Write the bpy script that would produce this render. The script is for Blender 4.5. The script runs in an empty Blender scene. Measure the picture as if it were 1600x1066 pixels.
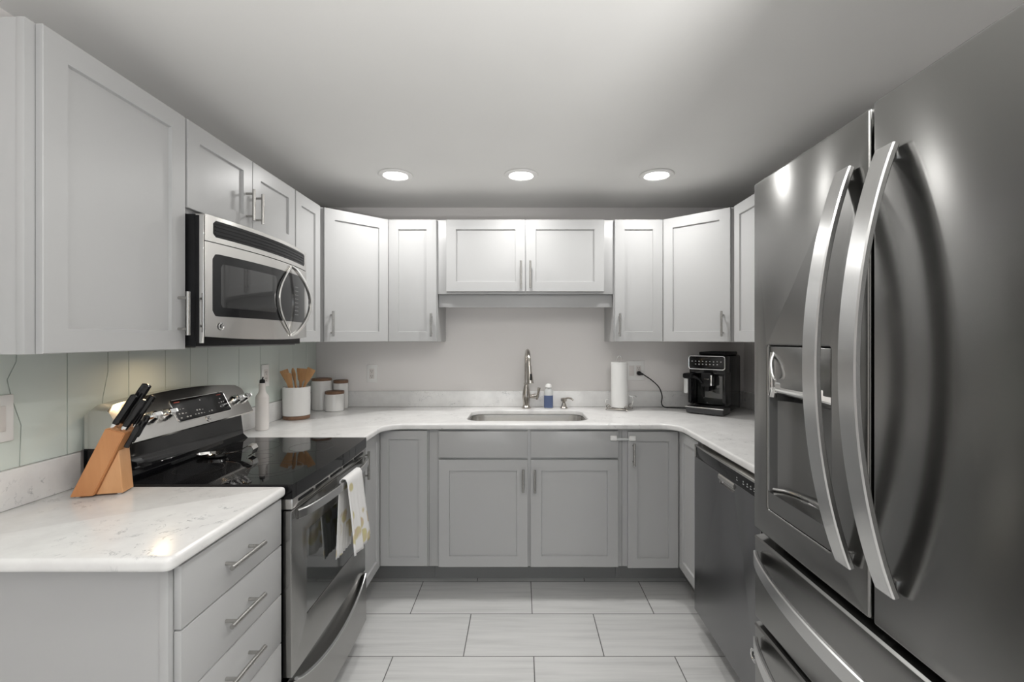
import bpy, bmesh, math, random
from mathutils import Vector, Matrix
PI = math.pi
S = bpy.context.scene
COL = S.collection
random.seed(4)

# ------------------------------------------------------------------ camera, world, light, exposure
F_PX, CX, CY, EYE = 724.0, 815.0, 529.0, 1.36
cd = bpy.data.cameras.new('camera')
cd.sensor_width = 36.0
cd.lens = 36.0 * F_PX / 1600.0
cd.shift_x = -(CX - 800) / 1600.0
cd.shift_y = (CY - 533) / 1600.0
cd.clip_start = 0.02
cam = bpy.data.objects.new('camera', cd)
cam.location = (0, 0, EYE)
cam.rotation_euler = (PI / 2, 0, 0)
COL.objects.link(cam)
S.camera = cam
S.view_settings.view_transform = 'Standard'
S.view_settings.look = 'None'
S.view_settings.gamma = 1.0
S.view_settings.use_curve_mapping = False
S.view_settings.exposure = 0.42

W = bpy.data.worlds.new('world')
S.world = W
W.use_nodes = True
W.node_tree.nodes['Background'].inputs[0].default_value = (0.85, 0.92, 1.0, 1)
W.node_tree.nodes['Background'].inputs[1].default_value = 1.0

CEIL = 2.22
WL, WR, WB, WN = -1.355, 1.46, 3.046, -3.0     # left, right, back, near walls
CAN_W, REAR_W, FILL_W, UP_W = 3.0, 3.6, 2.5, 46.0

UPX, UPY, UPZ = 0.75, -0.45, 1.02

def area(name, loc, rot, sx, sy, power, col=(1, 1, 1), shape='RECTANGLE', spread=PI):
    l = bpy.data.lights.new(name, 'AREA')
    l.shape = shape; l.size = sx
    if shape in ('RECTANGLE', 'ELLIPSE'): l.size_y = sy
    l.energy = power; l.color = col; l.spread = spread
    o = bpy.data.objects.new(name, l); o.location = loc; o.rotation_euler = rot
    COL.objects.link(o)
    return o
# added soft fill light behind the camera, set in an unseen window
area('rear_fill_light', (0.05, WN - 0.12, 1.15), (PI / 2, 0, 0), 2.3, 1.9, FILL_W, (0.97, 0.985, 1.0))

# ------------------------------------------------------------------ materials
def mat(name, col, rough=0.5, metal=0.0, spec=0.5, coat=0.0, emit=None, trans=0.0, ior=1.45, alpha=1.0):
    m = bpy.data.materials.new(name); m.use_nodes = True
    b = m.node_tree.nodes['Principled BSDF']
    b.inputs['Base Color'].default_value = (*col, 1)
    b.inputs['Roughness'].default_value = rough
    b.inputs['Metallic'].default_value = metal
    b.inputs['Specular IOR Level'].default_value = spec
    b.inputs['Coat Weight'].default_value = coat
    b.inputs['Coat Roughness'].default_value = 0.05
    b.inputs['Transmission Weight'].default_value = trans
    b.inputs['IOR'].default_value = ior
    if emit:
        b.inputs['Emission Color'].default_value = (*emit[0], 1)
        b.inputs['Emission Strength'].default_value = emit[1]
    return m

def nodes(m): return m.node_tree.nodes, m.node_tree.links, m.node_tree.nodes['Principled BSDF']
def coords(N, L, scale, loc=(0, 0, 0), kind='Object'):
    tc = N.new('ShaderNodeTexCoord'); mp = N.new('ShaderNodeMapping')
    mp.inputs['Scale'].default_value = scale; mp.inputs['Location'].default_value = loc
    L.new(tc.outputs[kind], mp.inputs['Vector'])
    return mp.outputs['Vector']
def noise(N, L, vec, scale, detail=3, rough=0.5, dist=0.0):
    n = N.new('ShaderNodeTexNoise')
    n.inputs['Scale'].default_value = scale; n.inputs['Detail'].default_value = detail
    n.inputs['Roughness'].default_value = rough; n.inputs['Distortion'].default_value = dist
    L.new(vec, n.inputs['Vector']); return n.outputs['Fac']
def ramp(N, L, fac, stops):
    r = N.new('ShaderNodeValToRGB'); e = r.color_ramp.elements
    e[0].position, e[0].color = stops[0][0], (*stops[0][1], 1)
    e[1].position, e[1].color = stops[-1][0], (*stops[-1][1], 1)
    for p, c in stops[1:-1]:
        k = e.new(p); k.color = (*c, 1)
    L.new(fac, r.inputs['Fac']); return r.outputs['Color']
def bump(N, L, b, h, strength, dist=0.01):
    n = N.new('ShaderNodeBump'); n.inputs['Strength'].default_value = strength; n.inputs['Distance'].default_value = dist
    L.new(h, n.inputs['Height']); L.new(n.outputs['Normal'], b.inputs['Normal'])

def painted(name, col, rough=0.35, var=0.03, scale=3.0, bmp=0.0, bscale=120):
    m = mat(name, col, rough); N, L, b = nodes(m)
    v = coords(N, L, (1, 1, 1))
    f = noise(N, L, v, scale)
    lo = tuple(c * (1 - var) for c in col); hi = tuple(min(1, c * (1 + var)) for c in col)
    L.new(ramp(N, L, f, [(0.3, lo), (0.7, hi)]), b.inputs['Base Color'])
    if bmp: bump(N, L, b, noise(N, L, v, bscale, 4), bmp, 0.002)
    return m

def brushed(name, col, rough, axis, strength=0.05, streak=0.04, aniso=0.0, tan=(0, 0, 1)):
    """stainless steel; axis = direction the grain runs (0 x, 1 y, 2 z)"""
    m = mat(name, col, rough, 1.0); N, L, b = nodes(m)
    sc = [900.0, 900.0, 900.0]; sc[axis] = 14.0
    v = coords(N, L, tuple(sc))
    f = noise(N, L, v, 1.0, 2)
    lo = tuple(c * (1 - streak) for c in col); hi = tuple(min(1, c * (1 + streak)) for c in col)
    L.new(ramp(N, L, f, [(0.2, lo), (0.8, hi)]), b.inputs['Base Color'])
    mr = N.new('ShaderNodeMapRange'); mr.inputs['To Min'].default_value = rough * 0.98; mr.inputs['To Max'].default_value = rough * 1.02
    L.new(f, mr.inputs['Value']); L.new(mr.outputs['Result'], b.inputs['Roughness'])
    if aniso:   # brushed one way, so highlights smear across the grain
        b.inputs['Anisotropic'].default_value = aniso
        cv = N.new('ShaderNodeCombineXYZ')
        for i in range(3): cv.inputs[i].default_value = tan[i]
        L.new(cv.outputs[0], b.inputs['Tangent'])
    return m

def quartz():
    m = mat('white quartz', (0.74, 0.73, 0.72), 0.19); N, L, b = nodes(m)
    v = coords(N, L, (1, 1, 1))
    a = noise(N, L, v, 9, 8, 0.65, 1.6)
    c1 = ramp(N, L, a, [(0.0, (0, 0, 0)), (0.484, (0, 0, 0)), (0.5, (1, 1, 1)), (0.516, (0, 0, 0)), (1.0, (0, 0, 0))])
    gate = ramp(N, L, noise(N, L, v, 6.0, 2), [(0.50, (0, 0, 0)), (0.66, (1, 1, 1))])
    g2 = ramp(N, L, noise(N, L, v, 45, 3), [(0.48, (0, 0, 0)), (0.6, (1, 1, 1))])
    mu = N.new('ShaderNodeMixRGB'); mu.blend_type = 'MULTIPLY'; mu.inputs['Fac'].default_value = 1
    L.new(c1, mu.inputs['Color1']); L.new(gate, mu.inputs['Color2'])
    mu2 = N.new('ShaderNodeMixRGB'); mu2.blend_type = 'MULTIPLY'; mu2.inputs['Fac'].default_value = 1
    L.new(mu.outputs['Color'], mu2.inputs['Color1']); L.new(g2, mu2.inputs['Color2'])
    base = ramp(N, L, noise(N, L, v, 14, 5, 0.6), [(0.35, (0.76, 0.75, 0.74)), (0.65, (0.83, 0.825, 0.81))])
    mx = N.new('ShaderNodeMixRGB')
    L.new(mu2.outputs['Color'], mx.inputs['Fac']); L.new(base, mx.inputs['Color1'])
    mx.inputs['Color2'].default_value = (0.30, 0.31, 0.32, 1)
    L.new(mx.outputs['Color'], b.inputs['Base Color'])
    return m

def floor_tile():
    m = mat('grey streaked porcelain tile', (0.5, 0.5, 0.5), 0.33); N, L, b = nodes(m)
    tc = N.new('ShaderNodeTexCoord'); mp = N.new('ShaderNodeMapping')
    mp.inputs['Location'].default_value = (-0.052, -1.981, 0)
    L.new(tc.outputs['Object'], mp.inputs['Vector'])
    br = N.new('ShaderNodeTexBrick')
    br.offset = 0.5; br.offset_frequency = 2; br.squash = 1.0
    br.inputs['Scale'].default_value = 1.0
    br.inputs['Mortar Size'].default_value = 0.0022
    br.inputs['Mortar Smooth'].default_value = 0.0
    br.inputs['Bias'].default_value = 0.0
    br.inputs['Brick Width'].default_value = 0.602
    br.inputs['Row Height'].default_value = 0.3055
    br.inputs['Color1'].default_value = (0.0, 0.0, 0.0, 1); br.inputs['Color2'].default_value = (1, 1, 1, 1)
    L.new(mp.outputs['Vector'], br.inputs['Vector'])
    # shift the streaks tile by tile
    mp2 = N.new('ShaderNodeMapping'); mp2.inputs['Scale'].default_value = (1.3, 26, 1)
    add = N.new('ShaderNodeVectorMath'); add.operation = 'ADD'
    sc = N.new('ShaderNodeVectorMath'); sc.operation = 'SCALE'; sc.inputs['Scale'].default_value = 3.0
    L.new(br.outputs['Color'], sc.inputs[0]); L.new(tc.outputs['Object'], add.inputs[0]); L.new(sc.outputs[0], add.inputs[1])
    L.new(add.outputs[0], mp2.inputs['Vector'])
    st = noise(N, L, mp2.outputs['Vector'], 1.6, 5, 0.6, 0.25)
    tile = ramp(N, L, st, [(0.28, (0.57, 0.568, 0.56)), (0.5, (0.66, 0.658, 0.65)), (0.72, (0.715, 0.712, 0.70))])
    mx = N.new('ShaderNodeMixRGB'); L.new(br.outputs['Fac'], mx.inputs['Fac'])
    L.new(tile, mx.inputs['Color1']); mx.inputs['Color2'].default_value = (0.13, 0.13, 0.125, 1)
    L.new(mx.outputs['Color'], b.inputs['Base Color'])
    inv = N.new('ShaderNodeMath'); inv.operation = 'SUBTRACT'; inv.inputs[0].default_value = 1
    L.new(br.outputs['Fac'], inv.inputs[1]); bump(N, L, b, inv.outputs[0], 0.4, 0.002)
    return m

def wood(name, c0, c1, scale=(6, 6, 40), rough=0.4):
    m = mat(name, c0, rough); N, L, b = nodes(m)
    v = coords(N, L, scale)
    L.new(ramp(N, L, noise(N, L, v, 1.5, 4, 0.6, 0.4), [(0.3, c0), (0.7, c1)]), b.inputs['Base Color'])
    return m

def towel_cloth():
    m = mat('printed tea towel', (0.8, 0.8, 0.8), 0.9); N, L, b = nodes(m)
    v = coords(N, L, (1, 1, 1))
    vo = N.new('ShaderNodeTexVoronoi'); vo.inputs['Scale'].default_value = 16; vo.inputs['Randomness'].default_value = 1
    L.new(v, vo.inputs['Vector'])
    leaf = ramp(N, L, vo.outputs['Distance'], [(0.42, (1, 1, 1)), (0.50, (0, 0, 0))])
    gate = ramp(N, L, noise(N, L, v, 7.0, 1), [(0.46, (0, 0, 0)), (0.50, (1, 1, 1))])
    mu = N.new('ShaderNodeMixRGB'); mu.blend_type = 'MULTIPLY'; mu.inputs['Fac'].default_value = 1
    L.new(leaf, mu.inputs['Color1']); L.new(gate, mu.inputs['Color2'])
    tone = ramp(N, L, noise(N, L, v, 30, 2), [(0.35, (0.62, 0.58, 0.30)), (0.65, (0.60, 0.48, 0.36))])
    mx = N.new('ShaderNodeMixRGB'); L.new(mu.outputs['Color'], mx.inputs['Fac'])
    mx.inputs['Color1'].default_value = (0.80, 0.79, 0.78, 1); L.new(tone, mx.inputs['Color2'])
    L.new(mx.outputs['Color'], b.inputs['Base Color'])
    bump(N, L, b, noise(N, L, v, 300, 2), 0.2, 0.001)
    return m

M = {}
M['cab'] = painted('grey cabinet paint', (0.465, 0.465, 0.463), 0.34, 0.02, 2.0)
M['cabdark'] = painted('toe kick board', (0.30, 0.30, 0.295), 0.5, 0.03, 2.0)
M['wall'] = painted('warm grey wall paint', (0.85, 0.82, 0.80), 0.6, 0.02, 1.5, 0.08, 90)
M['ceil'] = painted('matt ceiling paint', (0.84, 0.832, 0.812), 0.75, 0.02, 1.5, 0.08, 70)
M['white'] = painted('white plastic', (0.88, 0.87, 0.85), 0.35, 0.01)
M['trimwhite'] = painted('white trim paint', (0.78, 0.78, 0.77), 0.35, 0.01)
M['floor'] = floor_tile()
M['quartz'] = quartz()
M['splash'] = mat('pale green glass tile', (0.68, 0.74, 0.69), 0.08, 0.0, 0.55, 0.4)
M['grout'] = painted('dark tile joint', (0.26, 0.28, 0.26), 0.8, 0.03)
M['steel_v'] = brushed('fridge stainless', (0.275, 0.273, 0.266), 0.23, 1, aniso=.7, streak=.0)
M['dispgrey'] = mat('satin grey dispenser lining', (0.15, 0.15, 0.147), 0.38, 0.3)
M['steel_dw'] = brushed('dark stainless', (0.25, 0.25, 0.255), 0.26, 1, aniso=.6, streak=.01)
M['steel_h'] = brushed('brushed stainless', (0.66, 0.645, 0.62), 0.24, 1, aniso=.6, streak=.02)
M['steel_oven'] = brushed('oven stainless', (0.36, 0.355, 0.345), 0.22, 1, aniso=.6, streak=.02)
M['steel_handle'] = brushed('satin handle steel', (0.62, 0.62, 0.615), 0.25, 2, 0.03)
M['steel_sink'] = brushed('sink steel', (0.80, 0.79, 0.77), 0.22, 0, 0.04)
M['nickel'] = mat('brushed nickel', (0.48, 0.47, 0.45), 0.24, 1.0)
M['satin'] = mat('bright satin steel', (0.88, 0.87, 0.85), 0.22, 1.0)
M['chrome'] = mat('chrome', (0.82, 0.82, 0.81), 0.08, 1.0)
M['faucet'] = mat('faucet nickel', (0.50, 0.47, 0.43), 0.2, 1.0)
M['blackglass'] = mat('black ceramic glass', (0.005, 0.005, 0.006), 0.035, 0.0, 0.5, 0.0)
M['ovenglass'] = mat('oven window glass', (0.035, 0.038, 0.036), 0.06, 0.2, 0.8, 1.0)
M['mwglass'] = mat('microwave window glass', (0.03, 0.03, 0.03), 0.06, 0.1, 0.8, 0.5)
M['black'] = mat('black plastic', (0.010, 0.010, 0.011), 0.40, 0.0, 0.25)
M['gloss'] = mat('glossy black plastic', (0.008, 0.008, 0.009), 0.12, 0.0, 0.5, 0.0)
M['darkgrey'] = mat('dark grey plastic', (0.05, 0.05, 0.052), 0.4)
M['ringgrey'] = mat('burner ring print', (0.055, 0.055, 0.055), 0.2)
M['print'] = mat('pale control print', (0.42, 0.42, 0.42), 0.5)
M['redprint'] = mat('red control print', (0.45, 0.08, 0.06), 0.5)
M['ceramic'] = mat('white glazed ceramic', (0.78, 0.77, 0.75), 0.14, 0.0, 0.5, 0.3)
M['bottlewhite'] = mat('matt white ceramic', (0.76, 0.72, 0.69), 0.4)
M['blockwood'] = wood('honey beech wood', (0.50, 0.215, 0.085), (0.60, 0.28, 0.115), (14, 14, 3), 0.35)
M['blockwood2'] = wood('pale beech wood', (0.60, 0.31, 0.14), (0.68, 0.37, 0.18), (14, 14, 3), 0.35)
M['lidwood'] = wood('dark acacia wood', (0.16, 0.085, 0.05), (0.26, 0.15, 0.09), (30, 30, 30), 0.5)
M['spoonwood'] = wood('bamboo', (0.50, 0.27, 0.12), (0.62, 0.36, 0.17), (20, 20, 4), 0.5)
M['paper'] = painted('paper towel', (0.86, 0.855, 0.84), 0.95, 0.01, 8, 0.3, 150)
M['towel'] = towel_cloth()
M['soapblue'] = mat('blue soap label', (0.10, 0.135, 0.25), 0.35)
M['clear'] = mat('clear plastic', (0.93, 0.94, 0.95), 0.08, 0.0, 0.5, 0.0, None, 0.85)
M['milky'] = mat('translucent milk jug', (0.62, 0.63, 0.62), 0.25)
M['lamp'] = mat('lit diffuser', (1, 1, 1), 0.5, emit=((1.0, 0.985, 0.96), 14.0))
M['pane'] = mat('window glass', (1, 1, 1), 0.0, 0.0, 0.5, 0.0, None, 1.0)

# ------------------------------------------------------------------ mesh helpers
class G:
    def __init__(s): s.bm = bmesh.new()
    def box(s, x0, x1, y0, y1, z0, z1, b=0.0, rot=None, seg=2):
        r = bmesh.ops.create_cube(s.bm, size=1.0)
        vs = r['verts']
        c = Vector(((x0 + x1) / 2, (y0 + y1) / 2, (z0 + z1) / 2))
        for v in vs:
            v.co = Vector((v.co.x * (x1 - x0), v.co.y * (y1 - y0), v.co.z * (z1 - z0)))
        if rot is not None:
            for v in vs: v.co = rot @ v.co
        for v in vs: v.co += c
        if b > 0:
            es = list({e for v in vs for e in v.link_edges})
            bmesh.ops.bevel(s.bm, geom=es, offset=b, segments=seg, profile=0.5, affect='EDGES')
        return s
    def ring(s, pts): return [s.bm.verts.new(p) for p in pts]
    def skin(s, rings, cap=True, closed=True):
        for a, b in zip(rings[:-1], rings[1:]):
            n = len(a)
            for i in range(n if closed else n - 1):
                j = (i + 1) % n
                try: s.bm.faces.new((a[i], a[j], b[j], b[i]))
                except ValueError: pass
        if cap:
            for r in (rings[0], rings[-1]):
                try: s.bm.faces.new(r)
                except ValueError: pass
        return s
    def tube(s, pts, r, seg=12, cap=True, flat=1.0):
        pts = [Vector(p) for p in pts]; n = len(pts)
        rs = r if isinstance(r, (list, tuple)) else [r] * n
        t0 = (pts[1] - pts[0]).normalized()
        u = t0.orthogonal().normalized(); rings = []; prev = t0
        for i, p in enumerate(pts):
            t = (pts[min(i + 1, n - 1)] - pts[max(i - 1, 0)]).normalized()
            q = prev.rotation_difference(t); u = (q @ u).normalized(); prev = t
            v = t.cross(u).normalized()
            rings.append(s.ring([p + (u * math.cos(a) + v * math.sin(a) * flat) * rs[i] for a in [2 * PI * k / seg for k in range(seg)]]))
        return s.skin(rings, cap)
    def cyl(s, p0, p1, r0, r1=None, seg=24): return s.tube([p0, p1], [r0, r0 if r1 is None else r1], seg)
    def lathe(s, prof, c=(0, 0, 0), seg=40, rot=None, sy=1.0, cap=True):
        c = Vector(c); rings = []
        for r, z in prof:
            ps = [Vector((r * math.cos(a), r * sy * math.sin(a), z)) for a in [2 * PI * k / seg for k in range(seg)]]
            if rot is not None: ps = [rot @ p for p in ps]
            rings.append(s.ring([p + c for p in ps]))
        return s.skin(rings, cap)
    def prism(s, poly, h0, h1, f=lambda a, b, h: (a, b, h)):
        r0 = s.ring([f(a, b, h0) for a, b in poly]); r1 = s.ring([f(a, b, h1) for a, b in poly])
        return s.skin([r0, r1])
    def band(s, pts, wdir, w, nrm_t, closed_ends=True):
        """flat bar swept along pts: w = width along wdir, nrm_t = thickness"""
        pts = [Vector(p) for p in pts]; wd = Vector(wdir).normalized(); n = len(pts); rings = []
        for i, p in enumerate(pts):
            t = (pts[min(i + 1, n - 1)] - pts[max(i - 1, 0)]).normalized()
            m = t.cross(wd).normalized()
            ww = w[i] if isinstance(w, list) else w
            hw, ht, c = ww / 2, nrm_t / 2, min(0.0025, nrm_t * 0.3)
            sec = [(-hw + c, -ht), (hw - c, -ht), (hw, -ht + c), (hw, ht - c), (hw - c, ht), (-hw + c, ht), (-hw, ht - c), (-hw, -ht + c)]
            rings.append(s.ring([p + wd * a + m * b for a, b in sec]))
        return s.skin(rings)
    def slab(s, outer, holes, h0, h1, bev, f=lambda a, b, h: (a, b, h), res=2):
        cu = bpy.data.curves.new('tmp', 'CURVE'); cu.dimensions = '2D'; cu.fill_mode = 'BOTH'
        for poly in [outer] + list(holes):
            sp = cu.splines.new('POLY'); sp.points.add(len(poly) - 1)
            for p, (a, b) in zip(sp.points, poly): p.co = (a, b, 0, 1)
            sp.use_cyclic_u = True
        cu.extrude = (h1 - h0) / 2 - bev; cu.bevel_depth = bev; cu.bevel_resolution = res; cu.offset = -bev
        o = bpy.data.objects.new('tmp', cu); COL.objects.link(o)
        dg = bpy.context.evaluated_depsgraph_get(); dg.update()
        me = bpy.data.meshes.new_from_object(o.evaluated_get(dg))
        mid = (h0 + h1) / 2
        tb_ = bmesh.new(); tb_.from_mesh(me)
        for v in tb_.verts: v.co = Vector(f(v.co.x, v.co.y, v.co.z + mid))
        bmesh.ops.remove_doubles(tb_, verts=tb_.verts[:], dist=1e-5)
        tb_.to_mesh(me); tb_.free(); s.bm.from_mesh(me)
        bpy.data.objects.remove(o); bpy.data.curves.remove(cu); bpy.data.meshes.remove(me)
        return s
    def strip(s, y0, y1, zlo, zhi, xf, th, n=24, sgn=1):
        """panel spanning y0..y1 whose front x = xf(y) and top/bottom follow zhi(y), zlo(y)"""
        rings = []
        for i in range(n + 1):
            y = y0 + (y1 - y0) * i / n; a, b, x = zlo(y), zhi(y), xf(y)
            rings.append(s.ring([(x, y, a), (x, y, b), (x - th * sgn, y, b), (x - th * sgn, y, a)]))
        return s.skin(rings)

def rrect(x0, x1, y0, y1, r, n=6):
    out = []
    for cx, cy, a0 in ((x1 - r, y0 + r, -90), (x1 - r, y1 - r, 0), (x0 + r, y1 - r, 90), (x0 + r, y0 + r, 180)):
        for k in range(n + 1):
            a = math.radians(a0 + 90 * k / n); out.append((cx + r * math.cos(a), cy + r * math.sin(a)))
    return out

def root(name, label, cat, loc=(0, 0, 0), rz=0.0, group=None):
    o = bpy.data.objects.new(name, None); COL.objects.link(o)
    o.empty_display_size = 0.05
    o.location = loc; o.rotation_euler = (0, 0, rz)
    o['label'] = label; o['category'] = cat
    if group: o['group'] = group
    return o
def rmat(o):
    while o.parent: o = o.parent
    return Matrix.Translation(o.location) @ Matrix.Rotation(o.rotation_euler.z, 4, 'Z')
def obj(name, g, m, parent=None, world=False, ang=28):
    bm = g.bm if isinstance(g, G) else g
    if world and parent is not None:
        bmesh.ops.transform(bm, matrix=rmat(parent).inverted(), verts=bm.verts)
    bmesh.ops.recalc_face_normals(bm, faces=bm.faces)
    me = bpy.data.meshes.new(name); bm.to_mesh(me); bm.free()
    me.polygons.foreach_set('use_smooth', [True] * len(me.polygons))
    me.set_sharp_from_angle(angle=math.radians(ang))
    me.materials.append(m)
    o = bpy.data.objects.new(name, me); COL.objects.link(o)
    if parent is not None: o.parent = parent
    return o
def tag(o, label, cat, group=None):
    o['label'] = label; o['category'] = cat
    if group: o['group'] = group
    return o
def struct(name, g, m, parent=None):
    o = obj(name, g, m, parent)
    if parent is None: o['kind'] = 'structure'
    return o
def recenter(o, base):
    """move the origin of a one-mesh thing to its base"""
    o.data.transform(Matrix.Translation(-Vector(base))); o.location = base
    return o

# ------------------------------------------------------------------ setting
T = 0.10
struct('floor', G().box(WL - 1.6, WR + 1.6, WN, WB, -0.06, 0), M['floor'])
struct('ceiling', G().box(WL - 1.6, WR + 1.6, WN, WB, CEIL, CEIL + 0.06), M['ceil'])
struct('wall_back', G().box(WL - T, WR + T, WB, WB + T, 0, CEIL), M['wall'])
struct('wall_left', G().box(WL - T, WL, 0.15, WB, 0, CEIL), M['wall'])
struct('wall_right', G().box(WR, WR + T, 0.15, WB, 0, CEIL), M['wall'])
struct('wall_left_dining', G().box(WL - 1.6, WL - 1.6 + T, WN, 0.05, 0, CEIL).box(WL - 1.6, WL, 0.05, 0.15, 0, CEIL), M['wall'])
struct('wall_right_dining', G().box(WR + 1.6 - T, WR + 1.6, WN, 0.05, 0, CEIL).box(WR, WR + 1.6, 0.05, 0.15, 0, CEIL), M['wall'])
wx0, wx1, wz0, wz1 = -1.1, 1.2, 0.2, 2.08
struct('wall_near', G().box(WL - 1.6, wx0, WN - T, WN, 0, CEIL).box(wx1, WR + 1.6, WN - T, WN, 0, CEIL)
       .box(wx0, wx1, WN - T, WN, 0, wz0).box(wx0, wx1, WN - T, WN, wz1, CEIL), M['wall'])
g = G()
for a, b in ((wx0, wx0 + .06), (0.02, 0.08), (wx1 - .06, wx1)): g.box(a, b, WN - .08, WN - .02, wz0, wz1, .004)
for a, b in ((wz0, wz0 + .06), (wz1 - .06, wz1)): g.box(wx0 + .06, wx1 - .06, WN - .08, WN - .02, a, b, .004)
wf = struct('added_window_1', g, M['trimwhite'])  # unseen window, added so fill light can enter from behind

# added unseen uplight behind the camera, shaped as a bowl lamp, to brighten the ceiling
fl_ = root('added_uplight', 'added unseen bowl uplighter behind the viewer that brightens the ceiling', 'added uplight', (UPX, UPY, 0))
obj('base', G().lathe([(.15, 0), (.15, .012), (.14, .02), (.015, .03), (.001, .03)]), M['nickel'], fl_)
obj('pole', G().cyl((0, 0, .03), (0, 0, UPZ - .075), .011), M['nickel'], fl_)
obj('bowl', G().lathe([(.012, UPZ - .075), (.10, UPZ - .06), (.18, UPZ - .02), (.20, UPZ + .005), (.196, UPZ + .005), (.176, UPZ - .015), (.10, UPZ - .05), (.001, UPZ - .06)]), M['white'], fl_)
area('added_uplight_glow', (UPX, UPY, UPZ - .002), (PI, 0, 0), .34, .34, UP_W, (1, .995, .985), 'DISK', math.radians(170))

# recessed ceiling lights
def can(x, y, label, power, main=True):
    t = root('ceiling_light', label, 'ceiling light', (x, y, CEIL), 0, 'recessed ceiling lights')
    obj('trim_ring', G().lathe([(.060, -.001), (.088, -.001), (.090, -.003), (.086, -.007), (.066, -.010), (.060, -.006)], seg=48, cap=False), M['white'], t)
    obj('diffuser', G().lathe([(.0605, -.0015), (.0605, -.006), (.03, -.0075), (.001, -.008)], seg=40), M['lamp'], t)
    area('ceiling_light_glow', (x, y, CEIL - 0.013), (0, 0, 0), .055, .055, power, (1, .99, .972), 'DISK', math.radians(165))
    return t
can(-.661, 2.43, 'leftmost recessed round ceiling light in the row before the back cabinets', CAN_W)
can(-.003, 2.43, 'middle recessed round ceiling light, above the sink', CAN_W)
can(.708, 2.43, 'rightmost recessed round ceiling light, nearest the fridge', CAN_W)
for x in (-.003, .708):  # extra downlights out of view, added to brighten the room
    can(x, 0.55, 'added recessed round fill light overhead, out of view', REAR_W)
for x in (-.8, .9):  # two more unseen downlights, added as weak fill
    can(x, -1.5, 'added unseen recessed round fill light over the dining end', REAR_W * .3)

# ------------------------------------------------------------------ cabinet parts (local frame: x along the run, front at -y)
def shaker(x0, x1, z0, z1, y=-.003, t=0.016, s=0.057, d=0.009):
    g = G(); e = 0.0015
    def rr(i, yy): return g.ring([(x0 + i, yy, z0 + i), (x1 - i, yy, z0 + i), (x1 - i, yy, z1 - i), (x0 + i, yy, z1 - i)])
    g.skin([rr(0, y), rr(0, y - t + e), rr(e, y - t), rr(s, y - t), rr(s + .002, y - t + d), ])
    return g
def slabdoor(x0, x1, z0, z1, y=-.003, t=0.016): return G().box(x0, x1, y - t, y, z0, z1, .0015)
def bar_handle(x, z0, z1, y, horiz=False):
    """bar pull; y = door face; posts stand off the face"""
    g = G(); L = z1 - z0; so = 0.030; k = (L - 0.096) / 2 if L > .12 else L * .14
    if horiz:
        xa, xb, z = z0, z1, x
        g.cyl((xa, y - so, z), (xb, y - so, z), .006, seg=16)
        for q in (xa + k, xb - k): g.cyl((q, y, z), (q, y - so, z), .0045, seg=12)
    else:
        g.cyl((x, y - so, z0), (x, y - so, z1), .006, seg=16)
        for q in (z0 + k, z1 - k): g.cyl((x, y, q), (x, y - so, q), .0045, seg=12)
    return g
def add_door(cab, x0, x1, z0, z1, handle=None, kind='shaker', y=-.003, name='door', horiz=False):
    d = obj(name, shaker(x0, x1, z0, z1, y) if kind == 'shaker' else slabdoor(x0, x1, z0, z1, y), M['cab'], cab)
    if handle: obj('handle', bar_handle(*handle, y - 0.016, horiz), M['nickel'], d)
    return d
def carcass(w, dep, z0, z1, fr=0.019, proud=0.002):
    """closed box with a face frame a touch proud of its sides"""
    g = G(); h = w / 2
    g.box(-h + proud, h - proud, fr, dep, z0, z1)
    g.box(-h, h, 0.0, fr, z0, z1, .0008)
    return g

UZ0, UZ1 = 1.341, 2.06
# --- left run (faces +x): local x = world y
LFX = -1.079
def left_upper(y0, y1, z0, z1, label):
    c = root('wall_cabinet', label, 'wall cabinet', (LFX, (y0 + y1) / 2, z0), PI / 2, 'wall cabinets')
    obj('body', carcass(y1 - y0 - .001, LFX - WL - .003, 0, z1 - z0), M['cab'], c)
    return c, (y0 + y1) / 2
c, m = left_upper(1.005, 1.466, 1.325, UZ1, 'large grey single door wall cabinet nearest the viewer, left of the microwave')
add_door(c, 1.026 - m, 1.461 - m, 0.001, UZ1 - 1.325 - .002, (1.431 - m, .045, .180))
c, m = left_upper(1.467, 2.172, 1.762, UZ1, 'short grey two door wall cabinet directly above the microwave')
add_door(c, 1.471 - m, 1.8245 - m, .014, UZ1 - 1.762 - .002, (1.784 - m, .052, .172))
add_door(c, 1.8275 - m, 2.168 - m, .014, UZ1 - 1.762 - .002, (1.845 - m, .052, .172))
c, m = left_upper(2.173, 2.460, UZ0, UZ1, 'narrow grey wall cabinet between the microwave and the left corner cabinet')
add_door(c, 2.177 - m, 2.440 - m, .001, UZ1 - UZ0 - .002)
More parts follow.
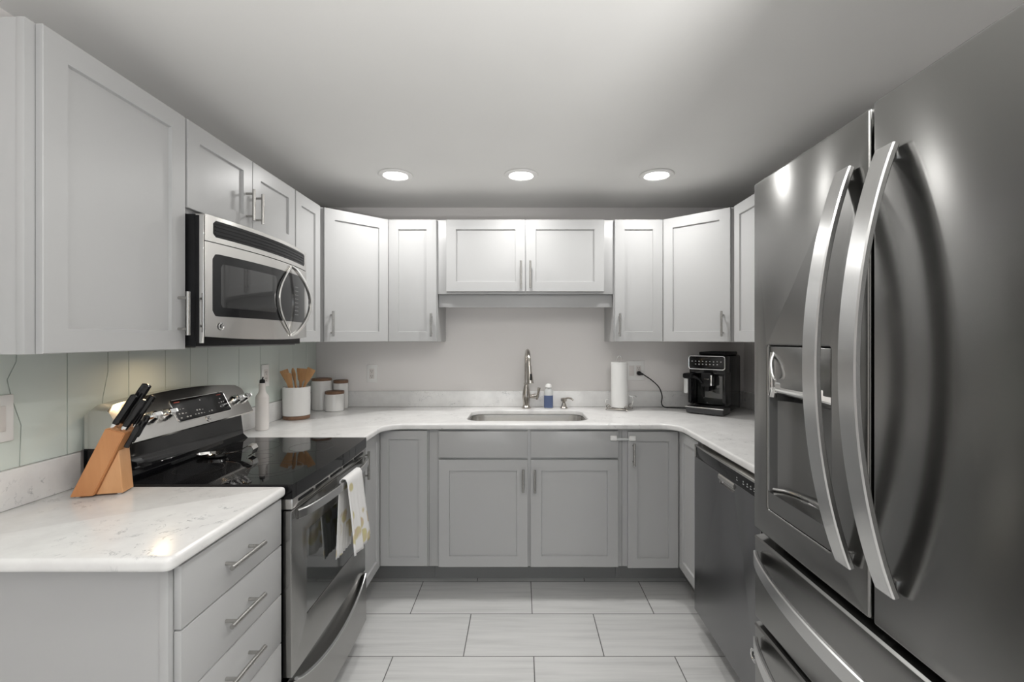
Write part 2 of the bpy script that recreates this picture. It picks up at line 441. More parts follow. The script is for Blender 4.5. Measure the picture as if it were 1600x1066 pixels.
# --- diagonal corners
def diag(P1, P2, wallx, rz, label, hside):
    P1, P2 = Vector(P1), Vector(P2); mid = (P1 + P2) / 2; L = (P2 - P1).length
    c = root('corner_wall_cabinet', label, 'wall cabinet', (mid.x, mid.y, UZ0), rz, 'wall cabinets')
    s = 1 if wallx > 0 else -1
    poly = [(wallx - s * .003, WB - .003), (wallx - s * .003, P1.y), (P1.x, P1.y), (P2.x, P2.y), (P2.x, WB - .003)]
    obj('body', G().prism(poly, UZ0, UZ1), M['cab'], c, world=True)
    h = L / 2
    x0, x1 = -h + .012, h - .012
    if hside < 0: x0 = -h + .022
    else: x1 = h - .022
    hx = (x0 + .035) if hside < 0 else (x1 - .035)
    add_door(c, x0, x1, .001, UZ1 - UZ0 - .002, (hx, .03, .165))
    return c
P1, P2 = (-1.078, 2.462), (-.786, 2.740)
diag(P1, P2, WL, math.atan2(P2[1] - P1[1], P2[0] - P1[0]), 'angled grey corner wall cabinet on the left, its door turned diagonally', -1)
P1, P2 = (1.138, 2.462), (.835, 2.740)
diag(P1, P2, WR, math.atan2(P1[1] - P2[1], P1[0] - P2[0]), 'angled grey corner wall cabinet on the right, above the coffee machine', 1)
# --- back run (faces -y)
BFY = 2.739
def back_upper(x0, x1, z0, z1, label):
    c = root('wall_cabinet', label, 'wall cabinet', ((x0 + x1) / 2, BFY, z0), 0, 'wall cabinets')
    obj('body', carcass(x1 - x0 - .001, WB - BFY - .003, 0, z1 - z0), M['cab'], c)
    return c, (x0 + x1) / 2
c, m = back_upper(-.785, -.496, UZ0, UZ1, 'narrow grey wall cabinet on the back wall left of the sink cabinet')
add_door(c, -.781 - m, -.501 - m, .001, UZ1 - UZ0 - .002, (-.527 - m, .03, .165))
c, m = back_upper(.542, .834, UZ0, UZ1, 'narrow grey wall cabinet on the back wall above the paper towel roll')
add_door(c, .548 - m, .829 - m, .001, UZ1 - UZ0 - .002, (.572 - m, .03, .165))
CZ = 1.622
c, m = back_upper(-.4955, .5415, CZ, UZ1, 'short wide grey two door wall cabinet centred over the sink')
add_door(c, -.443 - m, .0205 - m, .014, UZ1 - CZ - .002, (-.004 - m, .03, .19))
add_door(c, .0265 - m, .485 - m, .014, UZ1 - CZ - .002, (.051 - m, .03, .19))
obj('valance', G().box(-.518, .518, .028, .046, -.076, -.0005, .001), M['cab'], c)
# --- right run (faces -x)
RFX = 1.139
c = root('wall_cabinet', 'grey wall cabinet mostly hidden behind the fridge', 'wall cabinet', (RFX, (1.66 + 2.461) / 2, UZ0), -PI / 2, 'wall cabinets')
obj('body', carcass(.80, WR - RFX - .003, 0, UZ1 - UZ0), M['cab'], c)
add_door(c, -.382, .0, .001, UZ1 - UZ0 - .002); add_door(c, .003, .396, .001, UZ1 - UZ0 - .002)

# ------------------------------------------------------------------ base cabinets
KZ, TOPZ = 0.152, 0.883
# near-left drawer base
DX = -.744
ya, yb = .975, 1.402
m = (ya + yb) / 2
c = root('drawer_cabinet', 'grey drawer base cabinet nearest the viewer, under the knife block counter', 'base cabinet', (DX, m, 0), PI / 2, 'base cabinets')
g = carcass(yb - ya, DX - WL - .003, KZ - .04, TOPZ)
obj('body', g, M['cab'], c)
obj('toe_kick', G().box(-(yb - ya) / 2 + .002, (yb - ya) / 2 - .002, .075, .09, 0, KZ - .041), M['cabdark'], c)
dz = [.877, .7365, .5885, .4415, .118]
for i in range(4):
    z1, z0 = dz[i] - .002, dz[i + 1] + .002
    hz = (.808, .667, .525, .30)[i]
    add_door(c, ya + .012 - m, yb - .003 - m, z0, z1, (hz, 1.112 - m, 1.256 - m), 'slab', name='drawer', horiz=True)
# sink base
FY = 2.459
c = root('sink_cabinet', 'wide grey two door base cabinet under the sink', 'base cabinet', (.02, FY, 0), 0, 'base cabinets')
x0, x1 = -.490 - .02, .532 - .02
g = G().box(x0, x1, 0, .019, KZ, TOPZ, .0008).box(x0, x0 + .016, .019, .58, KZ, TOPZ).box(x1 - .016, x1, .019, .58, KZ, TOPZ)
g.box(x0 + .016, x1 - .016, .019, .58, KZ, KZ + .016)
obj('body', g, M['cab'], c)
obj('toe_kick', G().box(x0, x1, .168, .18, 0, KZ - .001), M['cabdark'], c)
add_door(c, -.438 - .02, .0325 - .02, .731, .871, None, 'slab', name='drawer_front')
add_door(c, .0475 - .02, .509 - .02, .731, .871, None, 'slab', name='drawer_front')
add_door(c, -.438 - .02, .0325 - .02, .155, .720, (.008 - .02, .558, .678))
add_door(c, .0475 - .02, .509 - .02, .155, .720, (.070 - .02, .555, .675))
# left corner base
LBX = -.764
c = root('corner_cabinet', 'left grey corner base cabinet with two doors meeting beside the range', 'base cabinet', (LBX, FY, 0), 0, 'base cabinets')
poly = [(WL + .003, 2.085), (LBX, 2.085), (LBX, FY), (-.4915, FY), (-.4915, 3.038), (WL + .003, 3.038)]
obj('body', G().prism(poly, KZ, TOPZ), M['cab'], c, world=True)
poly = [(WL + .003, 2.085), (-.93, 2.085), (-.93, 2.628), (-.4915, 2.628), (-.4915, 2.64), (WL + .003, 2.64)]
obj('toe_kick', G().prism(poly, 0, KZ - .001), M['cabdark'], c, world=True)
g = shaker(-.745 - LBX, -.497 - LBX, .16, .874, -.003, .016, .045)
obj('door', g, M['cab'], c)
g = shaker(2.095, 2.437, .16, .874, -.003, .016, .045)
bmesh.ops.transform(g.bm, matrix=Matrix.Translation((LBX, 0, 0)) @ Matrix.Rotation(PI / 2, 4, 'Z'), verts=g.bm.verts)
d = obj('door', g, M['cab'], c, world=True)
g = bar_handle(2.168, .700, .832, -.019)
bmesh.ops.transform(g.bm, matrix=Matrix.Translation((LBX, 0, 0)) @ Matrix.Rotation(PI / 2, 4, 'Z'), verts=g.bm.verts)
obj('handle', g, M['nickel'], d, world=True)
# right corner base
RBX = .848
c = root('corner_cabinet', 'right grey corner base cabinet with two doors beside the dishwasher', 'base cabinet', (RBX, FY, 0), 0, 'base cabinets')
poly = [(WR - .003, 2.168), (RBX, 2.168), (RBX, FY), (.5335, FY), (.5335, 3.038), (WR - .003, 3.038)]
obj('body', G().prism(poly, KZ, TOPZ), M['cab'], c, world=True)
poly = [(WR - .003, 2.168), (.925, 2.168), (.925, 2.628), (.5335, 2.628), (.5335, 2.64), (WR - .003, 2.64)]
obj('toe_kick', G().prism(poly, 0, KZ - .001), M['cabdark'], c, world=True)
d = obj('door', shaker(.560 - RBX, .826 - RBX, .150, .868, -.003, .016, .050), M['cab'], c)
obj('handle', bar_handle(.587 - RBX, .695, .812, -.019), M['nickel'], d)
g = shaker(-2.437, -2.178, .155, .874, -.003, .016, .050)
bmesh.ops.transform(g.bm, matrix=Matrix.Translation((RBX, 0, 0)) @ Matrix.Rotation(-PI / 2, 4, 'Z'), verts=g.bm.verts)
obj('door', g, M['cab'], c, world=True)
# child safety latch across the filler
t = root('child_lock', 'white strap child safety lock stuck across the sink drawer front and corner door', 'child lock', (.535, 2.44, .83))
obj('strap', G().box(-.035, .035, -.004, -.0015, -.006, .006, .001), M['milky'], t)
for x, z in ((-.0515, .008), (.0475, .006)):
    obj('pad', G().box(x - .018, x + .018, -.011, -.0005, z - .015, z + .012, .005), M['white'], t)

# ------------------------------------------------------------------ countertops
CT0, CT1 = .884, .9134
REST = .914
LX, BY, RX = -.711, 2.418, .812
def arc(cx, cy, r, a0, a1, n=8): return [(cx + r * math.cos(math.radians(a0 + (a1 - a0) * k / n)), cy + r * math.sin(math.radians(a0 + (a1 - a0) * k / n))) for k in range(n + 1)]
SX0, SX1, SY0, SY1 = -.305, .369, 2.515, 2.893
r = .10
outer = [(WL + .002, 2.084), (LX, 2.084)] + arc(LX + r, BY - r, r, 180, 90) + arc(RX - r, BY - r, r, 90, 0) + [(RX, 1.30), (WR - .002, 1.30), (WR - .002, WB - .002), (WL + .002, WB - .002)]
ct = root('countertop', 'white quartz countertop running around the sink and both back corners', 'countertop', (0, 2.7, CT0))
obj('worktop', G().slab(outer, [rrect(SX0, SX1, SY0, SY1, .085, 8)], CT0, CT1, .008, res=3), M['quartz'], ct, world=True)
g = G().box(WL + .002, WR - .002, WB - .021, WB - .001, CT1 + .0005, 1.0156, .002)
g.box(WL + .001, WL + .021, 2.084, WB - .0215, CT1 + .0005, 1.0156, .002)
g.box(WR - .021, WR - .001, 1.30, WB - .0215, CT1 + .0005, 1.0156, .002)
obj('upstand', g, M['quartz'], ct, world=True)
cn = root('countertop', 'short white quartz countertop left of the range, under the knife block', 'countertop', (-1.03, 1.17, CT0))
outer = [(WL + .002, .936)] + arc(LX - .02, .936 + .02, .02, -90, 0, 5) + arc(LX - .012, 1.402 - .012, .012, 0, 90, 4) + [(WL + .002, 1.402)]
obj('worktop', G().slab(outer, [], CT0, CT1, .010, res=3), M['quartz'], cn, world=True)
obj('upstand', G().box(WL + .001, WL + .021, .936, 1.402, CT1 + .0005, 1.0156, .002), M['quartz'], cn, world=True)

# glass tile backsplash on the left wall
tb = root('tile_backsplash', 'pale green glass tile backsplash on the left wall behind the range', 'backsplash', (WL, 2.0, 1.016))
js = [(.80, None), (1.09, None), (1.244, [(0, 0), (.35, 0.004), (.6, -.02), (.75, -.03), (.9, -.008), (1, 0)][::-1]), (1.375, None), (1.51, [(0, -.03), (.5, -.018), (.75, 0), (1, 0)]),  # bends imitate wavering reflections in the glass, built into the tile edges
      (1.59, None), (1.754, None), (1.886, None), (1.99, None), (2.209, None), (2.39, None), (2.575, None), (2.733, None), (2.9, None), (WB - .003, None)]
g = G(); zb, zt = 1.0165, 1.48
def edge(j, sgn):
    y, wob = j
    if wob is None: wob = [(0, 0), (1, 0)]
    wob = sorted(wob)
    return [(y + dy * 1.0 + sgn * .0013, zb + (1.33 - zb) * f if f < 1 else zt) for f, dy in wob]
for a, b in zip(js[:-1], js[1:]):
    poly = edge(a, 1) + edge(b, -1)[::-1]
    g.prism(poly, WL + .002, WL + .007, lambda u, v, h: (h, u, v))
obj('tiles', g, M['splash'], tb, world=True)
obj('joint', G().box(WL + .0002, WL + .0018, .80, WB - .003, zb, zt), M['grout'], tb, world=True)

# outlets and switches
def plate(name, label, cat, loc, rz, w=.07, h=.116, kind=('outlet',)):
    t = root(name, label, cat, loc, rz, None)
    obj('cover_plate', G().box(-w / 2, w / 2, -.006, 0, -h / 2, h / 2, .0025), M['white'], t)
    n = len(kind)
    for i, k in enumerate(kind):
        cx = (i - (n - 1) / 2) * .046
        if k == 'outlet':
            o = obj('receptacle', G().box(cx - .0165, cx + .0165, -.008, -.0062, -.033, .033, .001), M['bottlewhite'], t)
            g = G()
            for zc in (.0165, -.0165):
                g.box(cx - .0065, cx - .0045, -.0088, -.0078, zc - .002, zc + .006); g.box(cx + .0045, cx + .0062, -.0088, -.0078, zc - .001, zc + .006)
                g.cyl((cx, -.0088, zc - .008), (cx, -.0078, zc - .008), .0022, seg=10)
            obj('slots', g, M['black'], o)
        else:
            obj('rocker', G().box(cx - .0165, cx + .0165, -.010, -.0062, -.033, .033, .001), M['bottlewhite'], t)
    return t
plate('wall_outlet', 'white duplex outlet on the back wall above the white canisters', 'outlet', (-.982, WB - .0005, 1.129), 0)
plate('wall_outlet', 'white outlet plate on the green tiles behind the oil bottle', 'outlet', (WL + .0075, 2.43, 1.165), PI / 2)
plate('wall_switch', 'white switch plate on the tiles at the far left edge', 'switch', (WL + .0075, 1.186, 1.152), PI / 2, .078, .122, ('switch',))
plate('wall_switch', 'wide white switch and outlet plate behind the paper towels, cord plugged in', 'outlet', (.745, WB - .0005, 1.149), 0, .12, .126, ('switch', 'outlet'))

# ------------------------------------------------------------------ sink, faucet, soap
sk = root('sink', 'undermount stainless steel single bowl sink set in the counter', 'sink', ((SX0 + SX1) / 2, (SY0 + SY1) / 2, .70))
g = G(); rings = []
for i, (ins, z, rr) in enumerate([(-.012, .8835, .09), (.003, .8835, .082), (.005, .86, .08), (.009, .74, .075), (.018, .712, .07), (.045, .700, .05)]):
    rings.append(g.ring([(a, b, z) for a, b in rrect(SX0 + ins, SX1 - ins, SY0 + ins, SY1 - ins, rr, 8)]))
g.skin(rings, cap=False); g.bm.faces.new(rings[-1])
bowl = obj('bowl', g, M['steel_sink'], sk, world=True)
sm = bowl.modifiers.new('t', 'SOLIDIFY'); sm.thickness = .0012; sm.offset = -1
obj('drain', G().lathe([(.045, .001), (.042, .004), (.03, .002), (.001, .002)], (0, 0, 0), 30), M['chrome'], sk).location = (0, .05, 0)

FXX, FYY = .030, 2.968
fc = root('faucet', 'tall nickel pull down kitchen faucet with side lever behind the sink', 'faucet', (FXX, FYY, REST))
obj('base', G().lathe([(.030, 0), (.030, .006), (.024, .012), (.020, .020), (.021, .04), (.026, .07), (.0255, .09), (.019, .125), (.0135, .150), (.0155, .154), (.0155, .160), (.012, .163)], (0, 0, 0), 32), M['faucet'], fc)
pts = [(0, 0, .16)]
dirx, diry = .085, -.99
R = .088
for k in range(0, 17):
    a = PI * k / 16
    q = R - R * math.cos(a)
    pts.append((q * dirx, q * diry, .281 + R * math.sin(a)))
e = pts[-1]
pts.append((e[0] + .0016, e[1] - .006, e[2] - .02))
obj('spout', G().tube(pts, .0115, 16), M['faucet'], fc)
hd = obj('spray_head', G().tube([(e[0] + .001, e[1] - .004, e[2] + .0), (e[0] + .002, e[1] - .01, e[2] - .03), (e[0] + .005, e[1] - .02, e[2] - .075), (e[0] + .007, e[1] - .026, e[2] - .105)], [.013, .0145, .018, .021], 20), M['faucet'], fc)
obj('spray_button', G().box(e[0] + .004, e[0] + .016, e[1] - .042, e[1] - .030, e[2] - .085, e[2] - .045, .003), M['black'], hd)
lv = obj('lever', G().tube([(.018, 0, .075), (.045, 0, .075), (.052, 0, .076), (.066, 0, .078)], [.011, .014, .017, .013], 18)
         .tube([(.068, 0, .055), (.073, -.004, .075), (.078, -.008, .105), (.083, -.010, .132)], [.007, .008, .0085, .0105], 14), M['faucet'], fc)
sp = root('soap_bottle', 'small clear soap bottle with blue label beside the faucet', 'soap bottle', (.172, 2.965, REST))
obj('body', G().lathe([(.026, 0), (.029, .004), (.029, .100), (.025, .115), (.018, .128), (.014, .132)], (0, 0, 0), 30, sy=.7), M['milky'], sp)
obj('label', G().lathe([(.0294, .004), (.0294, .082)], (0, 0, 0), 30, sy=.71), M['soapblue'], sp)
obj('cap', G().lathe([(.014, .1322), (.0215, .134), (.021, .144), (.015, .154), (.002, .158)], (0, 0, 0), 24), M['white'], sp)
pd = root('soap_dispenser', 'short nickel soap dispenser pump on the counter right of the faucet', 'soap dispenser', (.270, 2.965, REST))
obj('base', G().lathe([(.025, 0), (.025, .004), (.019, .012), (.013, .028), (.010, .036)], (0, 0, 0), 24), M['faucet'], pd)
obj('pump', G().lathe([(.008, .036), (.019, .046), (.020, .060), (.012, .066)], (0, 0, 0), 24).tube([(.0, 0, .055), (.025, -.01, .066), (.045, -.018, .064), (.058, -.024, .052)], [.008, .0065, .006, .005], 12), M['faucet'], pd)

# ------------------------------------------------------------------ paper towel
pt = root('paper_towel_holder', 'wire paper towel holder with scrolled feet left of the double wall plate', 'paper towel holder', (.612, 2.90, REST))
g = G()
pts = [(.075 * math.cos(2 * PI * k / 32), .075 * math.sin(2 * PI * k / 32), .012) for k in range(33)]
g.tube(pts, .003, 8); g.tube([(p[0] * .55, p[1] * .55, p[2]) for p in pts], .0025, 8)
for a in (0.3, PI * .5 + .3, PI + .3, PI * 1.5 + .3):
    c_, s_ = math.cos(a), math.sin(a)
    g.tube([(c_ * q, s_ * q, z) for q, z in ((0, .012), (.05, .012), (.075, .012), (.090, .008), (.094, .003)) ], .003, 8)
    g.tube([(c_ * .078 + .0, s_ * .078, .012 + 0.0)] + [(c_ * (.078 + .012 * math.sin(b)), s_ * (.078 + .012 * math.sin(b)), .022 - .012 * math.cos(b)) for b in [PI * 1.6 * k / 10 for k in range(1, 11)]], .0022, 7)
obj('base', g, M['faucet'], pt)
obj('post', G().tube([(0, 0, .01), (0, 0, .302)], .003, 8).tube([(-.013, 0, .302), (-.014, 0, .32), (-.009, 0, .334), (0, 0, .339), (.009, 0, .334), (.014, 0, .32), (.013, 0, .302)], .003, 8), M['chrome'], pt)
obj('tension_arm', G().tube([(.074, .01, .012), (.088, .01, .05), (.078, .0, .085), (.062, -.01, .088), (.078, -.012, .084), (.095, -.012, .088), (.103, -.012, .080)], .003, 8), M['chrome'], pt)
obj('side_scroll', G().tube([(-.075, 0, .012), (-.088, 0, .03), (-.085, 0, .06), (-.07, 0, .07)], .0025, 8), M['chrome'], pt)
pr = obj('paper_towel_roll', G().lathe([(.009, .018), (.050, .018), (.051, .019), (.051, .297), (.050, .298), (.009, .298)], (0, 0, 0), 40, cap=False).lathe([(.009, .298), (.009, .018)], (0, 0, 0), 40, cap=False), M['paper'])
tag(pr, 'white roll of paper towels standing on the wire holder', 'paper towel'); pr.location = (.612, 2.90, REST)

# ------------------------------------------------------------------ coffee machine
A, B_ = Vector((1.005, 2.795)), Vector((1.163, 2.655))
wv = (B_ - A); CW = wv.length; rz = math.atan2(wv.y, wv.x); mid = (A + B_) / 2
km = root('coffee_machine', 'glossy black automatic coffee machine in the right back corner', 'coffee machine', (mid.x, mid.y, REST), rz)
h = CW / 2; CD = .30
obj('housing', G().box(-h, h, .10, CD, .012, .345, .012).box(-h, -h + .02, .02, .11, .05, .25, .004).box(h - .02, h, .02, .11, .05, .25, .004).box(-h, h, .012, .105, .235, .345, .010), M['gloss'], km)
obj('bean_lid', G().box(-h + .045, h - .01, .05, CD - .03, .3455, .366, .006), M['black'], km)
obj('control_panel', G().slab(rrect(-h + .004, h - .004, .268, .338, .012), [], 0, .006, .0015, lambda a, b, q: (a, .012 - q, b)), M['gloss'], km)
g = G(); loop = rrect(-h + .001, h - .001, .264, .342, .014); loop.append(loop[0])
g.tube([(a, .008, b) for a, b in loop], .0028, 8)
obj('chrome_trim', g, M['chrome'], km)
g = G(); random.seed(8)
for i in range(9):
    for j in range(2):
        if j == 1 and i in (0, 8): continue
        cx = -h + .022 + i * (CW - .044) / 8; cz = .310 - j * .017
        g.box(cx - .0035, cx + .0035, .0045, .0055, cz - .004 + .002 * (i % 2), cz + .003, 0)
obj('touch_icons', g, M['print'], km)
obj('brew_group', G().box(-.025, .035, -.012, .10, .165, .245, .005).box(-.008, .018, .0, .06, .135, .166, .004), M['black'], km)
obj('spout_trim', G().box(.030, .040, -.016, .02, .170, .232, .003).box(-.004, .022, -.0145, -.0125, .205, .212, 0), M['chrome'], km)
obj('service_door', G().box(-h + .022, h - .022, .085, .099, .05, .235, .002), M['ovenglass'], km)
obj('drip_tray', G().box(-h - .004, h + .004, -.035, .10, .004, .043, .010), M['darkgrey'], km)
obj('tray_grate', G().box(-h + .004, h - .004, -.028, .085, .0432, .047, .001), M['gloss'], km)
obj('tray_trim', G().box(-h - .005, h + .005, -.037, -.033, .038, .044, .001), M['chrome'], km)
obj('jug_handle', G().box(-h + .0, -h + .020, -.004, .03, .06, .205, .005), M['black'], km)
jg = obj('milk_jug', G().slab(rrect(-h - .030, -h - .001, .0, .085, .010), [], .115, .205, .004), M['milky'], km)
obj('jug_lid', G().slab(rrect(-h - .036, -h + .030, -.010, .092, .02), [], .206, .235, .008), M['black'], jg)
obj('jug_spout', G().tube([(-h + .03, .0, .218), (-.03, -.02, .205), (-.012, -.022, .18)], .007, 10), M['gloss'], jg)
# power cord
def bez(P, n=10):
    P = [Vector(p) for p in P]; out = []
    for i in range(len(P) - 1):
        p0, p1, p2, p3 = P[max(i - 1, 0)], P[i], P[i + 1], P[min(i + 2, len(P) - 1)]
        for k in range(n):
            t = k / n
            out.append(.5 * ((2 * p1) + (-p0 + p2) * t + (2 * p0 - 5 * p1 + 4 * p2 - p3) * t * t + (-p0 + 3 * p1 - 3 * p2 + p3) * t ** 3))
    out.append(P[-1]); return out
cdr = root('power_cord', 'black power cord from the wall outlet to the coffee machine', 'cord', (.768, 3.03, 1.13))
obj('plug', G().tube([(.768, 3.036, 1.1325), (.768, 3.012, 1.1325)], [.015, .013], 14).tube([(.768, 3.02, 1.1325), (.79, 3.008, 1.126)], [.010, .006], 10), M['black'], cdr, world=True)
obj('cable', G().tube(bez([(.79, 3.008, 1.126), (.84, 2.99, 1.09), (.885, 2.985, 1.045), (.905, 2.985, .99), (.900, 2.98, .945), (.915, 2.965, .921), (.98, 2.95, .9185), (1.05, 2.93, .9185), (1.08, 2.925, .9185), (1.095, 2.922, .9185)]), .0035, 8), M['black'], cdr, world=True)

# ------------------------------------------------------------------ canisters, crock, bottle
ob = root('oil_bottle', 'slim white ceramic oil bottle with dark pourer beside the range', 'bottle', (-1.266, 2.262, REST))
obj('body', G().lathe([(.027, 0), (.0295, .003), (.0295, .158), (.027, .168), (.017, .182), (.0145, .195), (.0145, .222), (.016, .225), (.013, .228)], (0, 0, 0), 36), M['bottlewhite'], ob)
obj('pourer', G().lathe([(.0125, .228), (.0125, .240), (.010, .245), (.005, .247)], (0, 0, 0), 20).tube([(0, 0, .244), (.004, 0, .258)], .003, 8), M['black'], ob)
cr = root('utensil_crock', 'white ceramic utensil crock with dark wooden base on the left counter', 'utensil holder', (-1.255, 2.585, REST))
obj('pot', G().lathe([(.066, .020), (.071, .022), (.072, .176), (.070, .178), (.067, .176), (.066, .03), (.001, .028)], (0, 0, 0), 48), M['ceramic'], cr)
obj('wooden_base', G().lathe([(.066, 0), (.069, .002), (.069, .0195), (.001, .0195)], (0, 0, 0), 48), M['lidwood'], cr)
def spoon(label, base, tip, w, kind, face):
    b, t_ = Vector(base), Vector(tip); ax = (t_ - b).normalized(); L = (t_ - b).length
    side = Vector(face).cross(ax).normalized(); nrm = ax.cross(side)
    prof = {'spatula': [(0, .006), (.55, .006), (.68, .010), (.74, w * .62), (.84, w * .8), (.97, w), (1, w * .97)],
            'spoon': [(0, .006), (.6, .006), (.70, .010), (.77, w * .75), (.86, w), (.94, w * .8), (.98, w * .5), (1, w * .2)],
            'paddle': [(0, .007), (.5, .008), (.6, .012), (.8, w * .8), (.95, w), (1, w * .8)]}[kind]
    g = G(); rings = []
    for f, hw in prof:
        p = b + ax * L * f; th = .0045 if f < .7 else .003
        rings.append(g.ring([p + side * hw + nrm * th * .3, p + side * hw * .6 + nrm * th, p - side * hw * .6 + nrm * th, p - side * hw + nrm * th * .3,
                             p - side * hw - nrm * th * .3, p - side * hw * .6 - nrm * th, p + side * hw * .6 - nrm * th, p + side * hw - nrm * th * .3]))
    g.skin(rings)
    o = obj(kind if kind != 'paddle' else 'wooden_turner', g, M['spoonwood'])
    if kind == 'spoon': o.name = 'wooden_spoon'
    if kind == 'spatula': o.name = 'wooden_spatula'
    recenter(o, b); tag(o, label, 'utensil', 'wooden utensils in the crock')
cxx, cyy = -1.255, 2.585
spoon('flat bamboo spatula leaning furthest left in the crock', (cxx + .02, cyy, .955), (cxx - .062, cyy - .02, 1.185), .022, 'spatula', (0.2, -1, 0))
spoon('bamboo turner just left of the round spoon in the crock', (cxx + .012, cyy - .025, .955), (cxx - .03, cyy - .045, 1.168), .022, 'paddle', (0, -1, 0))
spoon('round darker wooden spoon standing tallest in the crock', (cxx + .025, cyy - .012, .955), (cxx - .012, cyy - .02, 1.196), .019, 'spoon', (-.6, -1, 0))
spoon('wide bamboo spatula standing upright at the back of the crock', (cxx - .005, cyy + .03, .955), (cxx + .012, cyy + .04, 1.190), .030, 'spatula', (0, -1, 0))
spoon('slotted bamboo turner leaning furthest right in the crock', (cxx - .02, cyy + .01, .955), (cxx + .075, cyy + .02, 1.190), .026, 'spatula', (-.2, -1, 0))
def canister(label, x, y, r, hgt, lid=.012):
    t = root('canister', label, 'canister', (x, y, REST), 0, 'white canisters with wooden lids')
    obj('jar', G().lathe([(r * .96, 0), (r, .003), (r, hgt - .006), (r * .97, hgt), (.001, hgt)], (0, 0, 0), 44), M['ceramic'], t)
    obj('lid', G().lathe([(r * .98, hgt + .0005), (r * .99, hgt + .002), (r * .99, hgt + lid), (r * .9, hgt + lid + .002), (.001, hgt + lid + .002)], (0, 0, 0), 44), M['lidwood'], t)
canister('tall white canister with wooden lid right behind the utensil crock', -1.262, 2.925, .060, .180, .014)
canister('short white canister with wooden lid in front of the other canisters', -1.157, 2.868, .057, .104, .016)
canister('medium white canister with wooden lid standing behind the short one', -1.160, 2.974, .046, .160, .018)

# ------------------------------------------------------------------ knife block
kb = root('knife_block', 'honey wood slanted knife block on the short counter by the range', 'knife block', (-1.2545, 1.285, REST), math.radians(15))
main_ = [(0, .004), (.055, .004), (.130, .176), (.083, .192)]
wed = [(.0557, .004), (.120, .004), (.1095, .126)]
fm = lambda a, b, h: (a, h, b)
g = G().prism(main_, 0.0, .078, fm); bmesh.ops.bevel(g.bm, geom=list(g.bm.edges), offset=.002, segments=2, affect='EDGES')
obj('block', g, M['blockwood'], kb)
g = G().prism(wed, .011, .067, fm); bmesh.ops.bevel(g.bm, geom=list(g.bm.edges), offset=.0012, segments=1, affect='EDGES')
obj('support_wedge', g, M['blockwood2'], kb)
for a, b in ((.014, .012), (.014, .066), (.108, .020), (.108, .058)):
    obj('rubber_foot', G().cyl((a, b, 0.0003), (a, b, .0038), .005, seg=12), M['white'], kb)
KM = Matrix.Translation(kb.location) @ Matrix.Rotation(math.radians(15), 4, 'Z')
def knife(label, u, v, hh, L, r, d=(.50, 0.0, .86), grp='knives in the block'):
    p = Vector((u, v, hh)); d = Vector(d).normalized()
    t = root('kitchen_knife', label, 'knife', KM @ p, math.radians(15), grp)
    q = lambda s, o=0: d * s + Vector((0, 0, 0))
    g = G().tube([q(.013), q(.02), q(L * .5), q(L * .85), q(L), q(L + .003)], [r * .8, r * .92, r * .85, r, r * .95, r * .5], 14, flat=.62)
    obj('handle', g, M['gloss'], t)
    if r > .009: obj('bolster', G().tube([q(.0015), q(.006), q(.013)], [r * .75, r * .8, r * .85], 14, flat=.6), M['chrome'], t)
def top_z(u): return .192 + (u - .083) * (.176 - .192) / (.130 - .083)
for u, v, L, r, lab in ((.096, .040, .138, .0135, 'thickest and longest black knife handle, in the middle of the block top'),
                        (.094, .014, .105, .0105, 'black handled knife at the front left of the block top'),
                        (.118, .016, .098, .0105, 'short black handled knife with bright collar at the front right of the block'),
                        (.118, .060, .105, .0100, 'long black handled knife at the back right of the block top')):
    knife(lab, u, v, top_z(u) + .0015, L, r)
for i, v in enumerate((.014, .040, .066)):
    f = .80; u = .055 + .075 * f + .006; z = .004 + .172 * f
    knife(('front', 'middle', 'rear')[i] + ' black steak knife sticking out of the sloping right side of the block', u, v, z - .010 * (2 - i), .078, .0085, (.40, 0.0, .80), 'steak knives in the block')

# ------------------------------------------------------------------ range
RY0, RY1 = 1.407, 2.080
rg = root('range', 'stainless electric range with black glass cooktop and back control panel', 'range', (-1.02, (RY0 + RY1) / 2, 0))
XF = -.700
obj('body', G().box(-1.345, -.735, RY0 + .002, RY1 - .002, .06, .868).box(-1.30, -.80, RY0 + .03, RY1 - .03, 0, .06), M['black'], rg, world=True)
xf = lambda y: -.697 + .012 * (1 - ((y - (RY0 + RY1) / 2) / ((RY1 - RY0) / 2)) ** 2)
g = G().strip(RY0 + .001, RY1 - .001, lambda y: .872, lambda y: .916, lambda y: xf(y), .635 + .012, 20)
obj('cooktop', g, M['blackglass'], rg, world=True)
cg = [o for o in rg.children if o.name.startswith('cooktop')][0]
g = G()
def ringp(cx, cy, r, w=.0018):
    a = [(cx + r * math.cos(q), cy + r * math.sin(q)) for q in [2 * PI * k / 48 for k in range(48)]]
    b = [(cx + (r - w) * math.cos(q), cy + (r - w) * math.sin(q)) for q in [2 * PI * k / 48 for k in range(48)]]
    ra = g.ring([(p[0], p[1], .9163) for p in a]); rb = g.ring([(p[0], p[1], .9163) for p in b]); g.skin([ra, rb], cap=False)
for cx, cy, r in ((-.86, 1.58, .105), (-.86, 1.58, .07), (-.86, 1.90, .085), (-1.10, 1.58, .075), (-1.10, 1.90, .10), (-.985, 1.745, .045)): ringp(cx, cy, r)
obj('burner_rings', g, M['ringgrey'], cg, world=True)
